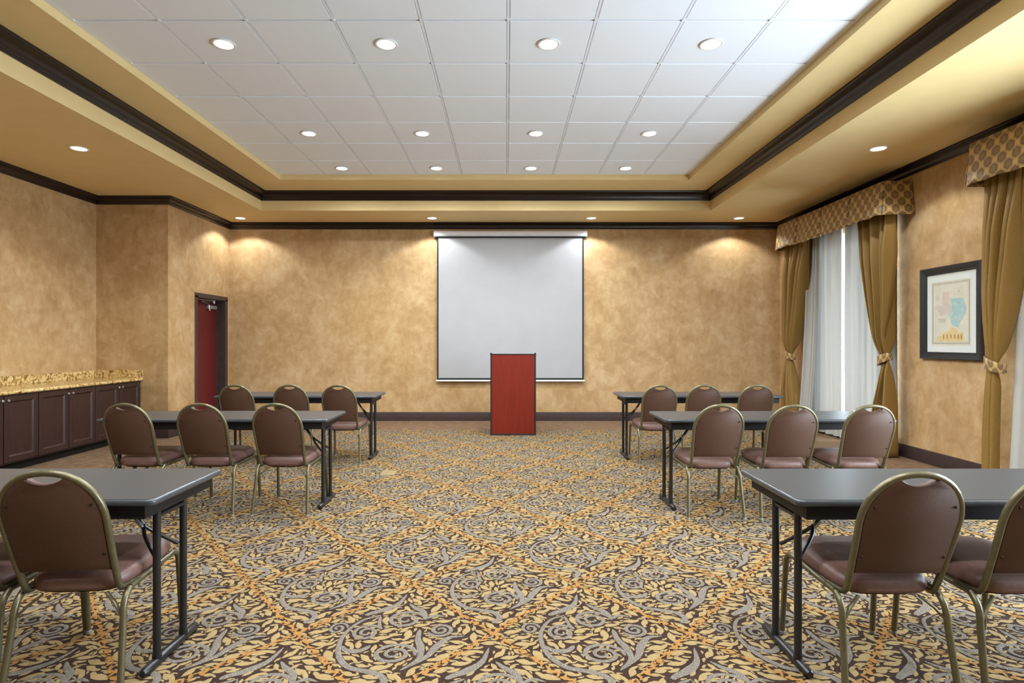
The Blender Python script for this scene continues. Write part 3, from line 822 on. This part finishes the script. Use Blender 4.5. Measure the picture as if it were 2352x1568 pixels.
# ------------------------------------------------------------------ stacking chairs
def make_chair():
    c = empty('stacking_chair')
    r = 0.0125
    def side(s):
        # rear leg, side rail and front leg run as one bent tube, cut into its parts
        rear = [(s * 0.218, -0.262, 0.012), (s * 0.206, -0.222, 0.25), (s * 0.203, -0.212, 0.325)] + [(s * 0.202, -0.205 + 0.012, 0.362), (s * 0.202, -0.165, 0.385)]
        rail = [(s * 0.202, -0.165, 0.385), (s * 0.205, 0.0, 0.392), (s * 0.208, 0.165, 0.400)]
        frontl = [(s * 0.208, 0.165, 0.400), (s * 0.208, 0.195, 0.394), (s * 0.208, 0.214, 0.372), (s * 0.209, 0.224, 0.33), (s * 0.213, 0.252, 0.012)]
        for pts in (rear, frontl):
            sp = smoothpath(pts, 3)
            lg = MB().tube(sp, r, 10).build('leg', 'chair_frame', c)
            e = pts[0] if pts is rear else pts[-1]
            MB().lathe([(0.0130, 0.0), (0.0145, 0.003), (0.0145, 0.015), (0.0130, 0.018)], 12, (e[0], e[1], 0)).build('glide', 'glide', lg)
        MB().tube(rail, r, 10).build('side_rail', 'chair_frame', c)
        MB().tube([(s * 0.202, -0.218, 0.29), (s * 0.165, -0.20, 0.335), (s * 0.12, -0.18, 0.372)], 0.009, 8, True, 0.6).build('corner_brace', 'chair_frame', c)
    side(-1); side(1)
    # hoop of the back: rises from under the seat, leans back, arches over
    z0, z1, za = 0.40, 0.905, 0.70
    lean = lambda z: -0.192 - 0.162 * max(0, (z - 0.40)) / 0.5 - 0.006 * math.sin(PI * max(0, min(1, (z - 0.4) / 0.5)))
    wid = lambda z: 0.175 + 0.012 * min(1, max(0, (z - 0.42) / 0.28))
    right = [(0.184, -0.10, 0.386), (0.181, -0.145, 0.384), (0.176, -0.178, 0.390), (0.174, -0.193, 0.408)]
    right += [(wid(z), lean(z), z) for z in (0.44, 0.50, 0.57, 0.64, 0.70)]
    arch = []
    for i in range(1, 20):
        a = PI * i / 20
        z = za + (z1 - 0.0125 - za) * math.sin(a) ** 0.92
        arch.append((wid(za) * math.copysign(abs(math.cos(a)) ** 0.94, math.cos(a)), lean(z), z))
    path = right + arch + [(-x, y, z) for x, y, z in reversed(right)]
    MB().tube(path, 0.0128, 10).build('back_frame', 'chair_frame', c)
    # back shell fills the hoop, with a scooped hand hold
    out = [(-wid(0.482) + 0.010, 0.482)]
    for z in (0.52, 0.58, 0.64): out.append((-wid(z) + 0.010, z))
    for i in range(0, 41):
        a = PI - PI * i / 40
        x = (wid(za) - 0.010) * math.copysign(abs(math.cos(a)) ** 0.94, math.cos(a)); z = za + (z1 - 0.017 - za) * math.sin(a) ** 0.92
        if abs(x) < 0.072:
            z = min(z, z1 - 0.030 - 0.027 * math.cos(x / 0.072 * PI / 2) ** 0.8)
        out.append((x, z))
    for z in (0.64, 0.58, 0.52): out.append((wid(z) - 0.010, z))
    out.append((wid(0.482) - 0.010, 0.482))
    def sheet(off, k):
        cz = 0.68
        return [(x * k, lean(cz + (z - cz) * k) + off, cz + (z - cz) * k) for x, z in out]
    sh = MB().loft([sheet(-0.012, 0.982), sheet(-0.009, 1.0), sheet(0.004, 1.0)]).build('backrest', 'vinyl_back', c, True, 50)
    MB().loft([sheet(0.004, 0.985), sheet(0.018, 0.985), sheet(0.030, 0.95), sheet(0.036, 0.86)]).build('back_cushion', 'vinyl_seat', sh, True, 60)
    for x, z in ((-0.150, 0.765), (0.150, 0.765), (-0.158, 0.555), (0.158, 0.555)):
        q = MB().lathe([(0.006, 0.0), (0.006, 0.002), (0.003, 0.004)], 10).build('screw', 'screw', sh)
        q.location = (x, lean(z) - 0.0115, z); q.rotation_euler = (R(90), 0, 0)
    # seat cushion
    def seat(i, z, b=0.0):
        pts = []
        n = 40
        for k in range(n):
            a = 2 * PI * k / n
            ex = 0.42
            u = math.copysign(abs(math.cos(a)) ** ex, math.cos(a)); v = math.copysign(abs(math.sin(a)) ** (0.42 if math.sin(a) < 0 else 0.6), math.sin(a))
            wx = (0.186 + 0.014 * (v + 1)) - i
            pts.append((u * wx, 0.025 + v * (0.222 - i), z + 0.012 * v - b * 0.0))
        return pts
    st = MB().loft([seat(0.020, 0.392), seat(0.006, 0.398), seat(0.0, 0.412), seat(0.0, 0.430), seat(0.007, 0.448), seat(0.024, 0.460), seat(0.06, 0.466), seat(0.11, 0.469)]).build('seat', 'vinyl_seat', c, True, 60)
    MB().loft([seat(0.03, 0.384), seat(0.03, 0.393)]).build('seat_board', 'screw', st, False)
    return c
CH = [(-1.742, 2.455, 5, 'large brown chair at the nearest left table, beside the aisle'),
      (-2.205, 2.45, 2, 'brown chair cut off by the left edge of the picture'),
      (1.515, 2.435, 0, 'large brown chair at the nearest right table, beside the aisle'),
      (2.045, 2.435, 1, 'brown chair cut off by the right edge of the picture'),
      (-2.94, 4.74, -2, 'brown chair at the left middle table, nearest the cabinets'),
      (-2.375, 4.745, 0, 'brown chair at the left middle table, middle of its three'),
      (-1.785, 4.74, 0, 'brown chair at the left middle table, beside the aisle'),
      (1.625, 4.665, 0.5, 'brown chair at the right middle table, beside the aisle'),
      (2.185, 4.645, -0.5, 'brown chair at the right middle table, middle of its three'),
      (2.775, 4.645, -1, 'brown chair at the right middle table, in front of the sheers'),
      (-3.00, 6.63, 0, 'brown chair at the far left table, in front of the door'),
      (-2.405, 6.64, 1, 'brown chair at the far left table, middle of its three'),
      (-1.85, 6.60, 0, 'brown chair at the far left table, beside the aisle'),
      (1.69, 6.58, 0, 'brown chair at the far right table, beside the aisle'),
      (2.195, 6.63, 0, 'brown chair at the far right table, middle of its three'),
      (2.77, 6.62, 0, 'brown chair at the far right table, nearest the windows')]
c0 = make_chair()
for i, (x, y, a, lb) in enumerate(CH):
    c = c0 if i == 0 else copy_tree(c0)
    c.location = (x, y, 0.001); c.rotation_euler = (0, 0, R(a))
    tag(c, lb, 'chair', 'brown stacking chairs at the tables')

# ------------------------------------------------------------------ window dressings
VX = 4.42                        # front of the valances
VZ0, VZ1 = 2.862, 3.262
def valance(y0, y1, label):
    """box-pleated valance on a board: front panels and two returns, each a piece of cloth"""
    v = tag(empty('valance', (0, 0, 0)), label, 'valance', 'patterned valances over the windows')
    MB().bbox(VX + 0.012, XR - 0.001, y0 + 0.012, y1 - 0.012, VZ1 - 0.03, VZ1 - 0.008, 0.002).build('board', 'rod', v)
    n = 4; w = (y1 - y0) / n
    def cloth(P, nu, nv, name):
        m = MB(); m.uv = []
        for j in range(nv + 1):
            for i in range(nu + 1):
                p, uv = P(i / nu, j / nv); m.v.append(p); m.uv.append(uv)
        for j in range(nv):
            for i in range(nu):
                a = j * (nu + 1) + i
                m.f.append((a, a + 1, a + nu + 2, a + nu + 1))
        o = m.build(name, 'damask', v)
        so = o.modifiers.new('thickness', 'SOLIDIFY'); so.thickness = 0.006; so.offset = -1
        return o
    rv = random.Random(int(y0 * 10))
    for k in range(n):
        ph, am, sag = rv.uniform(0, 6), rv.uniform(0.004, 0.014), rv.uniform(-0.012, 0.018)
        def P(u, t, k=k, ph=ph, am=am, sag=sag):
            yy = y0 + w * (k + u)
            e = min(u, 1 - u)
            tuck = 0.028 * max(0, 1 - e / 0.05) ** 2          # edges dive into the pleat
            x = VX + tuck - 0.05 * t * (1 - 0.25 * max(0, 1 - e / 0.1)) - am * t * math.sin(u * 9 + ph)
            z = VZ1 - (VZ1 - VZ0) * t - sag * t * math.sin(PI * u) + 0.006 * math.sin(u * 14 + ph) * t
            return (x, yy, z), (yy, z)
        cloth(P, 40, 10, 'valance_panel')
    for yy, s in ((y0, -1), (y1, 1)):
        def P(u, t, yy=yy, s=s):
            x = VX + 0.02 + (XR - 0.004 - VX - 0.02) * u - 0.045 * t * (1 - u)
            z = VZ1 - (VZ1 - VZ0) * t
            return (x, yy + (-0.05 if s < 0 else 0.01) * t * (0.4 + 0.6 * u), z), (x, z)
        if s < 0: cloth(P, 12, 10, 'valance_return')
        else: cloth(lambda u, t, P=P: P(1 - u, t), 12, 10, 'valance_return')
VAL = ((6.67, 9.30, 'patterned gold valance over the far window beside the screen wall'), (2.90, 5.45, 'patterned gold valance cut by the right edge of the picture'))
for y0, y1, lb in VAL: valance(y0, y1, lb)

def sstep(t):
    t = max(0, min(1, t)); return t * t * (3 - 2 * t)
ZTIE = 1.165
def drape(out_y, dr, label, seed, wtop=0.72, wbot=0.34, wtie=0.17):
    """tied-back gold drape: out_y is its outer edge, dr=+1 when the window lies toward +y of it"""
    rv = random.Random(seed)
    d = tag(empty('drape', (0, 0, 0)), label, 'curtain', 'gold tied-back drapes')
    X0, ztop, zb = 4.555, 3.20, 0.015
    npl = 5; nu, nv = npl * 14, 54
    ph = [rv.uniform(-0.5, 0.5) for _ in range(npl + 1)]
    m = MB()
    def width(z):
        if z >= ZTIE:
            t = (z - ZTIE) / (ztop - ZTIE)
            return wtie + (wtop - wtie) * t ** 0.72
        t = (ZTIE - z) / ZTIE
        return wtie + (wbot - wtie) * sstep(t * 1.4)
    for j in range(nv + 1):
        z = ztop + (zb - ztop) * j / nv
        w = width(z); squeeze = math.exp(-((z - ZTIE) / 0.12) ** 2)
        o_sh = 0.05 * math.exp(-((z - ZTIE) / 0.45) ** 2)
        for i in range(nu + 1):
            u = i / nu
            q = u * npl + 0.25 * math.sin(u * 5 + seed) + 0.12 * math.sin(z * 1.7 + u * 8)
            amp = (0.105 - 0.083 * squeeze) * (0.78 + 0.22 * math.sin(u * 11 + seed)) * min(1, w / 0.3) * (1 - 0.45 * sstep((z - 2.35) / 0.55))
            x = X0 - amp * (1 - 2 * abs(math.cos(PI * q)) ** 3) - 0.01 * squeeze
            y = out_y + dr * (o_sh * (1 - u) + u * w) + 0.012 * math.sin(2 * PI * q)
            m.v.append((x, y, z))
    for j in range(nv):
        for i in range(nu):
            a = j * (nu + 1) + i
            m.f.append((a, a + nu + 1, a + nu + 2, a + 1))
    o = m.build('drape_panel', 'drape', d, True, 180)
    so = o.modifiers.new('thickness', 'SOLIDIFY'); so.thickness = 0.004; so.offset = 0
    # patterned tieback hooked to the wall
    tb = MB(); tb.uv = []
    yc = out_y + dr * (0.05 + wtie / 2); ry = wtie / 2 + 0.02
    nA, nB = 36, 5
    for j in range(nB + 1):
        s = j / nB
        for i in range(nA + 1):
            a = R(-25 + 230 * i / nA)                 # round the room side from outer edge to inner edge
            cyy = -math.cos(a) * dr
            x = X0 - 0.005 - 0.062 * math.sin(a) if math.sin(a) > 0 else X0 - 0.005 - 0.08 * math.sin(a)
            dz = 0.035 * math.cos(a)                  # higher toward the wall hook
            tb.v.append((x, yc + cyy * ry, ZTIE + dz + (s - 0.5) * (0.085 + 0.02 * math.sin(a))))
            tb.uv.append((i / nA * 0.62, s * 0.1 + 0.0))
    for j in range(nB):
        for i in range(nA):
            a = j * (nA + 1) + i
            tb.f.append((a, a + 1, a + nA + 2, a + nA + 1))
    o = tb.build('tieback', 'damask', d, True, 180)
    so = o.modifiers.new('thickness', 'SOLIDIFY'); so.thickness = 0.006; so.offset = 1
drape(6.71, 1, 'gold drape tied back between the far window and the framed map', 1)
drape(9.25, -1, 'gold drape tied back in the corner by the screen wall', 2)
drape(5.42, -1, 'gold drape tied back on the near side of the framed map', 3, 0.50, 0.13, 0.14)
drape(2.95, 1, 'gold drape at the viewer end of the near window', 4)

def sheer(y0, y1, X0, flare, label, seed):
    zt, zb = 3.20, 0.03
    npl = max(3, int(abs(y1 - y0) / 0.135)); nu, nv = npl * 10, 24
    m = MB()
    for j in range(nv + 1):
        t = j / nv; z = zt + (zb - zt) * t
        for i in range(nu + 1):
            u = i / nu
            q = u * npl + 0.30 * math.sin(u * 7 + seed) + 0.08 * math.sin(t * 3 + u * 13)
            amp = 0.027 + 0.009 * math.sin(u * 17 + seed)
            m.v.append((X0 - amp * (1 - 2 * abs(math.cos(PI * q)) ** 3) - flare * t ** 2.2, y0 + (y1 - y0) * u + 0.014 * math.cos(2 * PI * q), z))
    for j in range(nv):
        for i in range(nu):
            a = j * (nu + 1) + i
            m.f.append((a, a + nu + 1, a + nu + 2, a + 1))
    return tag(m.build('sheer_curtain', 'sheer', None, True, 180), label, 'curtain', 'white sheer curtains')
sheer(7.95, 9.02, 4.716, 0.0, 'white sheer curtain just to the left of the bright gap', 1)
sheer(8.46, 8.80, 4.655, 0.14, 'white sheer curtain flaring out beside the corner drape', 5)
sheer(7.87, 6.84, 4.700, 0.0, 'white sheer curtain on the near side of the bright gap', 2)
sheer(4.16, 5.24, 4.700, 0.08, 'white sheer curtain at the right edge of the picture', 3)
for y0, y1, lb in VAL:
    rr = tag(empty('curtain_rod', (0, 0, 0)), 'dark curtain rod hidden under the ' + ('far valance' if y0 > 6 else 'near valance'), 'rod', 'curtain rods')
    MB().tube([(4.695, y0 + 0.05, 3.21), (4.695, y1 - 0.05, 3.21)], 0.009, 8).build('rod', 'rod', rr)
    for yy in (y0 + 0.15, y1 - 0.15):
        MB().bbox(4.66, XR - 0.001, yy - 0.008, yy + 0.008, 3.20, 3.222, 0.002).build('bracket', 'rod', rr)

# ------------------------------------------------------------------ framed map on the right wall (built facing -x)
pic = tag(empty('framed_map', (XR, 6.08, 1.69)), 'framed antique style map with teal region and gold building', 'picture')
pw, phh = 0.420, 0.505
# frame: moulded profile swept round, as four mitred sides
prof = [(0.0, 0.001), (0.0, 0.036), (0.010, 0.044), (0.030, 0.039), (0.062, 0.025), (0.072, 0.027), (0.080, 0.018), (0.080, 0.001)]
corners = [(-pw, -phh), (pw, -phh), (pw, phh), (-pw, phh)]
for k in range(4):
    a, b = corners[k], corners[(k + 1) % 4]
    def ins(p, d): return (p[0] - math.copysign(d, p[0]), p[1] - math.copysign(d, p[1]))
    ra = [(-dz, ins(a, d)[0], ins(a, d)[1]) for d, dz in prof]
    rb = [(-dz, ins(b, d)[0], ins(b, d)[1]) for d, dz in prof]
    MB().loft([ra, rb]).build('frame_side', 'frame_black', pic, True, 30)
iw, ih = pw - 0.07, phh - 0.07
MB().box(-0.008, -0.002, -iw, iw, -ih, ih).build('mat_board', 'mat_board', pic, False)
# local map axes: u to the right as seen (toward the viewer, -y), v up
def flat(name, pts, mat, dx, parent):
    m = MB(); n = len(pts)
    a = [(-0.008 - dx, -u, v) for u, v in pts]; b = [(-0.008 - dx - 0.0006, -u, v) for u, v in pts]
    return m.loft([a, b]).build(name, mat, parent, False)
def rectp(u0, u1, v0, v1): return [(u0, v0), (u1, v0), (u1, v1), (u0, v1)]
sheet_ = flat('map_sheet', rectp(-0.275, 0.262, -0.355, 0.345), 'paper', 0.0, pic)
for bw, dd in ((0.255, 0.0), (0.243, 0.0)):
    w_ = 0.004 if bw < 0.25 else 0.006
    for rc in (rectp(-bw - 0.008, bw - 0.008, 0.32 - (0.255 - bw), 0.32 - (0.255 - bw) + w_), rectp(-bw - 0.008, bw - 0.008, -0.335 + (0.255 - bw), -0.335 + (0.255 - bw) + w_),
               rectp(-bw - 0.008, -bw - 0.008 + w_, -0.33 + (0.255 - bw), 0.322 - (0.255 - bw)), rectp(bw - 0.008 - w_, bw - 0.008, -0.33 + (0.255 - bw), 0.322 - (0.255 - bw))):
        flat('border_line', rc, 'ink', 0.0007, sheet_)
flat('west_region', [(-0.225, 0.075), (-0.115, 0.083), (-0.115, 0.09), (0.0, 0.09), (0.0, -0.005), (-0.07, -0.01), (-0.115, -0.03), (-0.15, -0.03), (-0.165, 0.01)], 'ink_grey', 0.0007, sheet_)
flat('north_region', rectp(-0.115, -0.025, 0.09, 0.225), 'ink_pink', 0.0007, sheet_)
flat('teal_region', [(-0.025, 0.155), (0.03, 0.15), (0.10, 0.15), (0.165, 0.142), (0.185, 0.09), (0.205, 0.05), (0.20, -0.01), (0.17, -0.045), (0.125, -0.10), (0.10, -0.16), (0.06, -0.155), (0.02, -0.135), (-0.01, -0.07), (-0.035, -0.02), (0.005, 0.0), (0.012, 0.09)], 'ink_teal', 0.0013, sheet_)
flat('building', [(-0.19, -0.31), (0.17, -0.31), (0.17, -0.215), (0.10, -0.215), (0.085, -0.185), (0.04, -0.165), (0.02, -0.16), (-0.005, -0.18), (-0.03, -0.205), (-0.12, -0.215), (-0.12, -0.25), (-0.19, -0.255)], 'ink_gold', 0.0007, sheet_)
for u in (-0.10, -0.05, 0.0, 0.05, 0.10, 0.14):
    flat('building_window', rectp(u - 0.009, u + 0.009, -0.285, -0.235), 'ink_brown', 0.0016, sheet_)
flat('inset_box', rectp(0.04, 0.16, 0.185, 0.255), 'ink_pink', 0.0007, sheet_)
flat('inset_paper', rectp(0.045, 0.155, 0.19, 0.25), 'paper', 0.0014, sheet_)
flat('inset_spot', [(0.11 + 0.02 * math.cos(a), 0.215 + 0.02 * math.sin(a)) for a in [i * PI / 6 for i in range(12)]], 'ink_pink', 0.0021, sheet_)
flat('seal', [(-0.19 + 0.028 * math.cos(a), 0.165 + 0.028 * math.sin(a)) for a in [i * PI / 8 for i in range(16)]], 'ink_grey', 0.0007, sheet_)
tc = bpy.data.curves.new('map_title', 'FONT'); tc.body = 'TEXAS'; tc.size = 0.040; tc.align_x = 'CENTER'; tc.extrude = 0.0003
tc.materials.append(M['ink'])
to = bpy.data.objects.new('map_title_curve', tc); COL.objects.link(to)
bpy.context.view_layer.update()
tm = bpy.data.meshes.new_from_object(to.evaluated_get(bpy.context.evaluated_depsgraph_get()))
bpy.data.objects.remove(to)
to = link(bpy.data.objects.new('map_title', tm), sheet_)
to.location = (-0.0092, 0.125, -0.088); to.rotation_euler = (R(90), 0, R(-90))
flat('title_rule', rectp(-0.18, -0.07, -0.102, -0.098), 'ink', 0.0007, sheet_)
MB().box(-0.0150, -0.0135, -iw, iw, -ih, ih).build('glass', 'pane', pic, False)
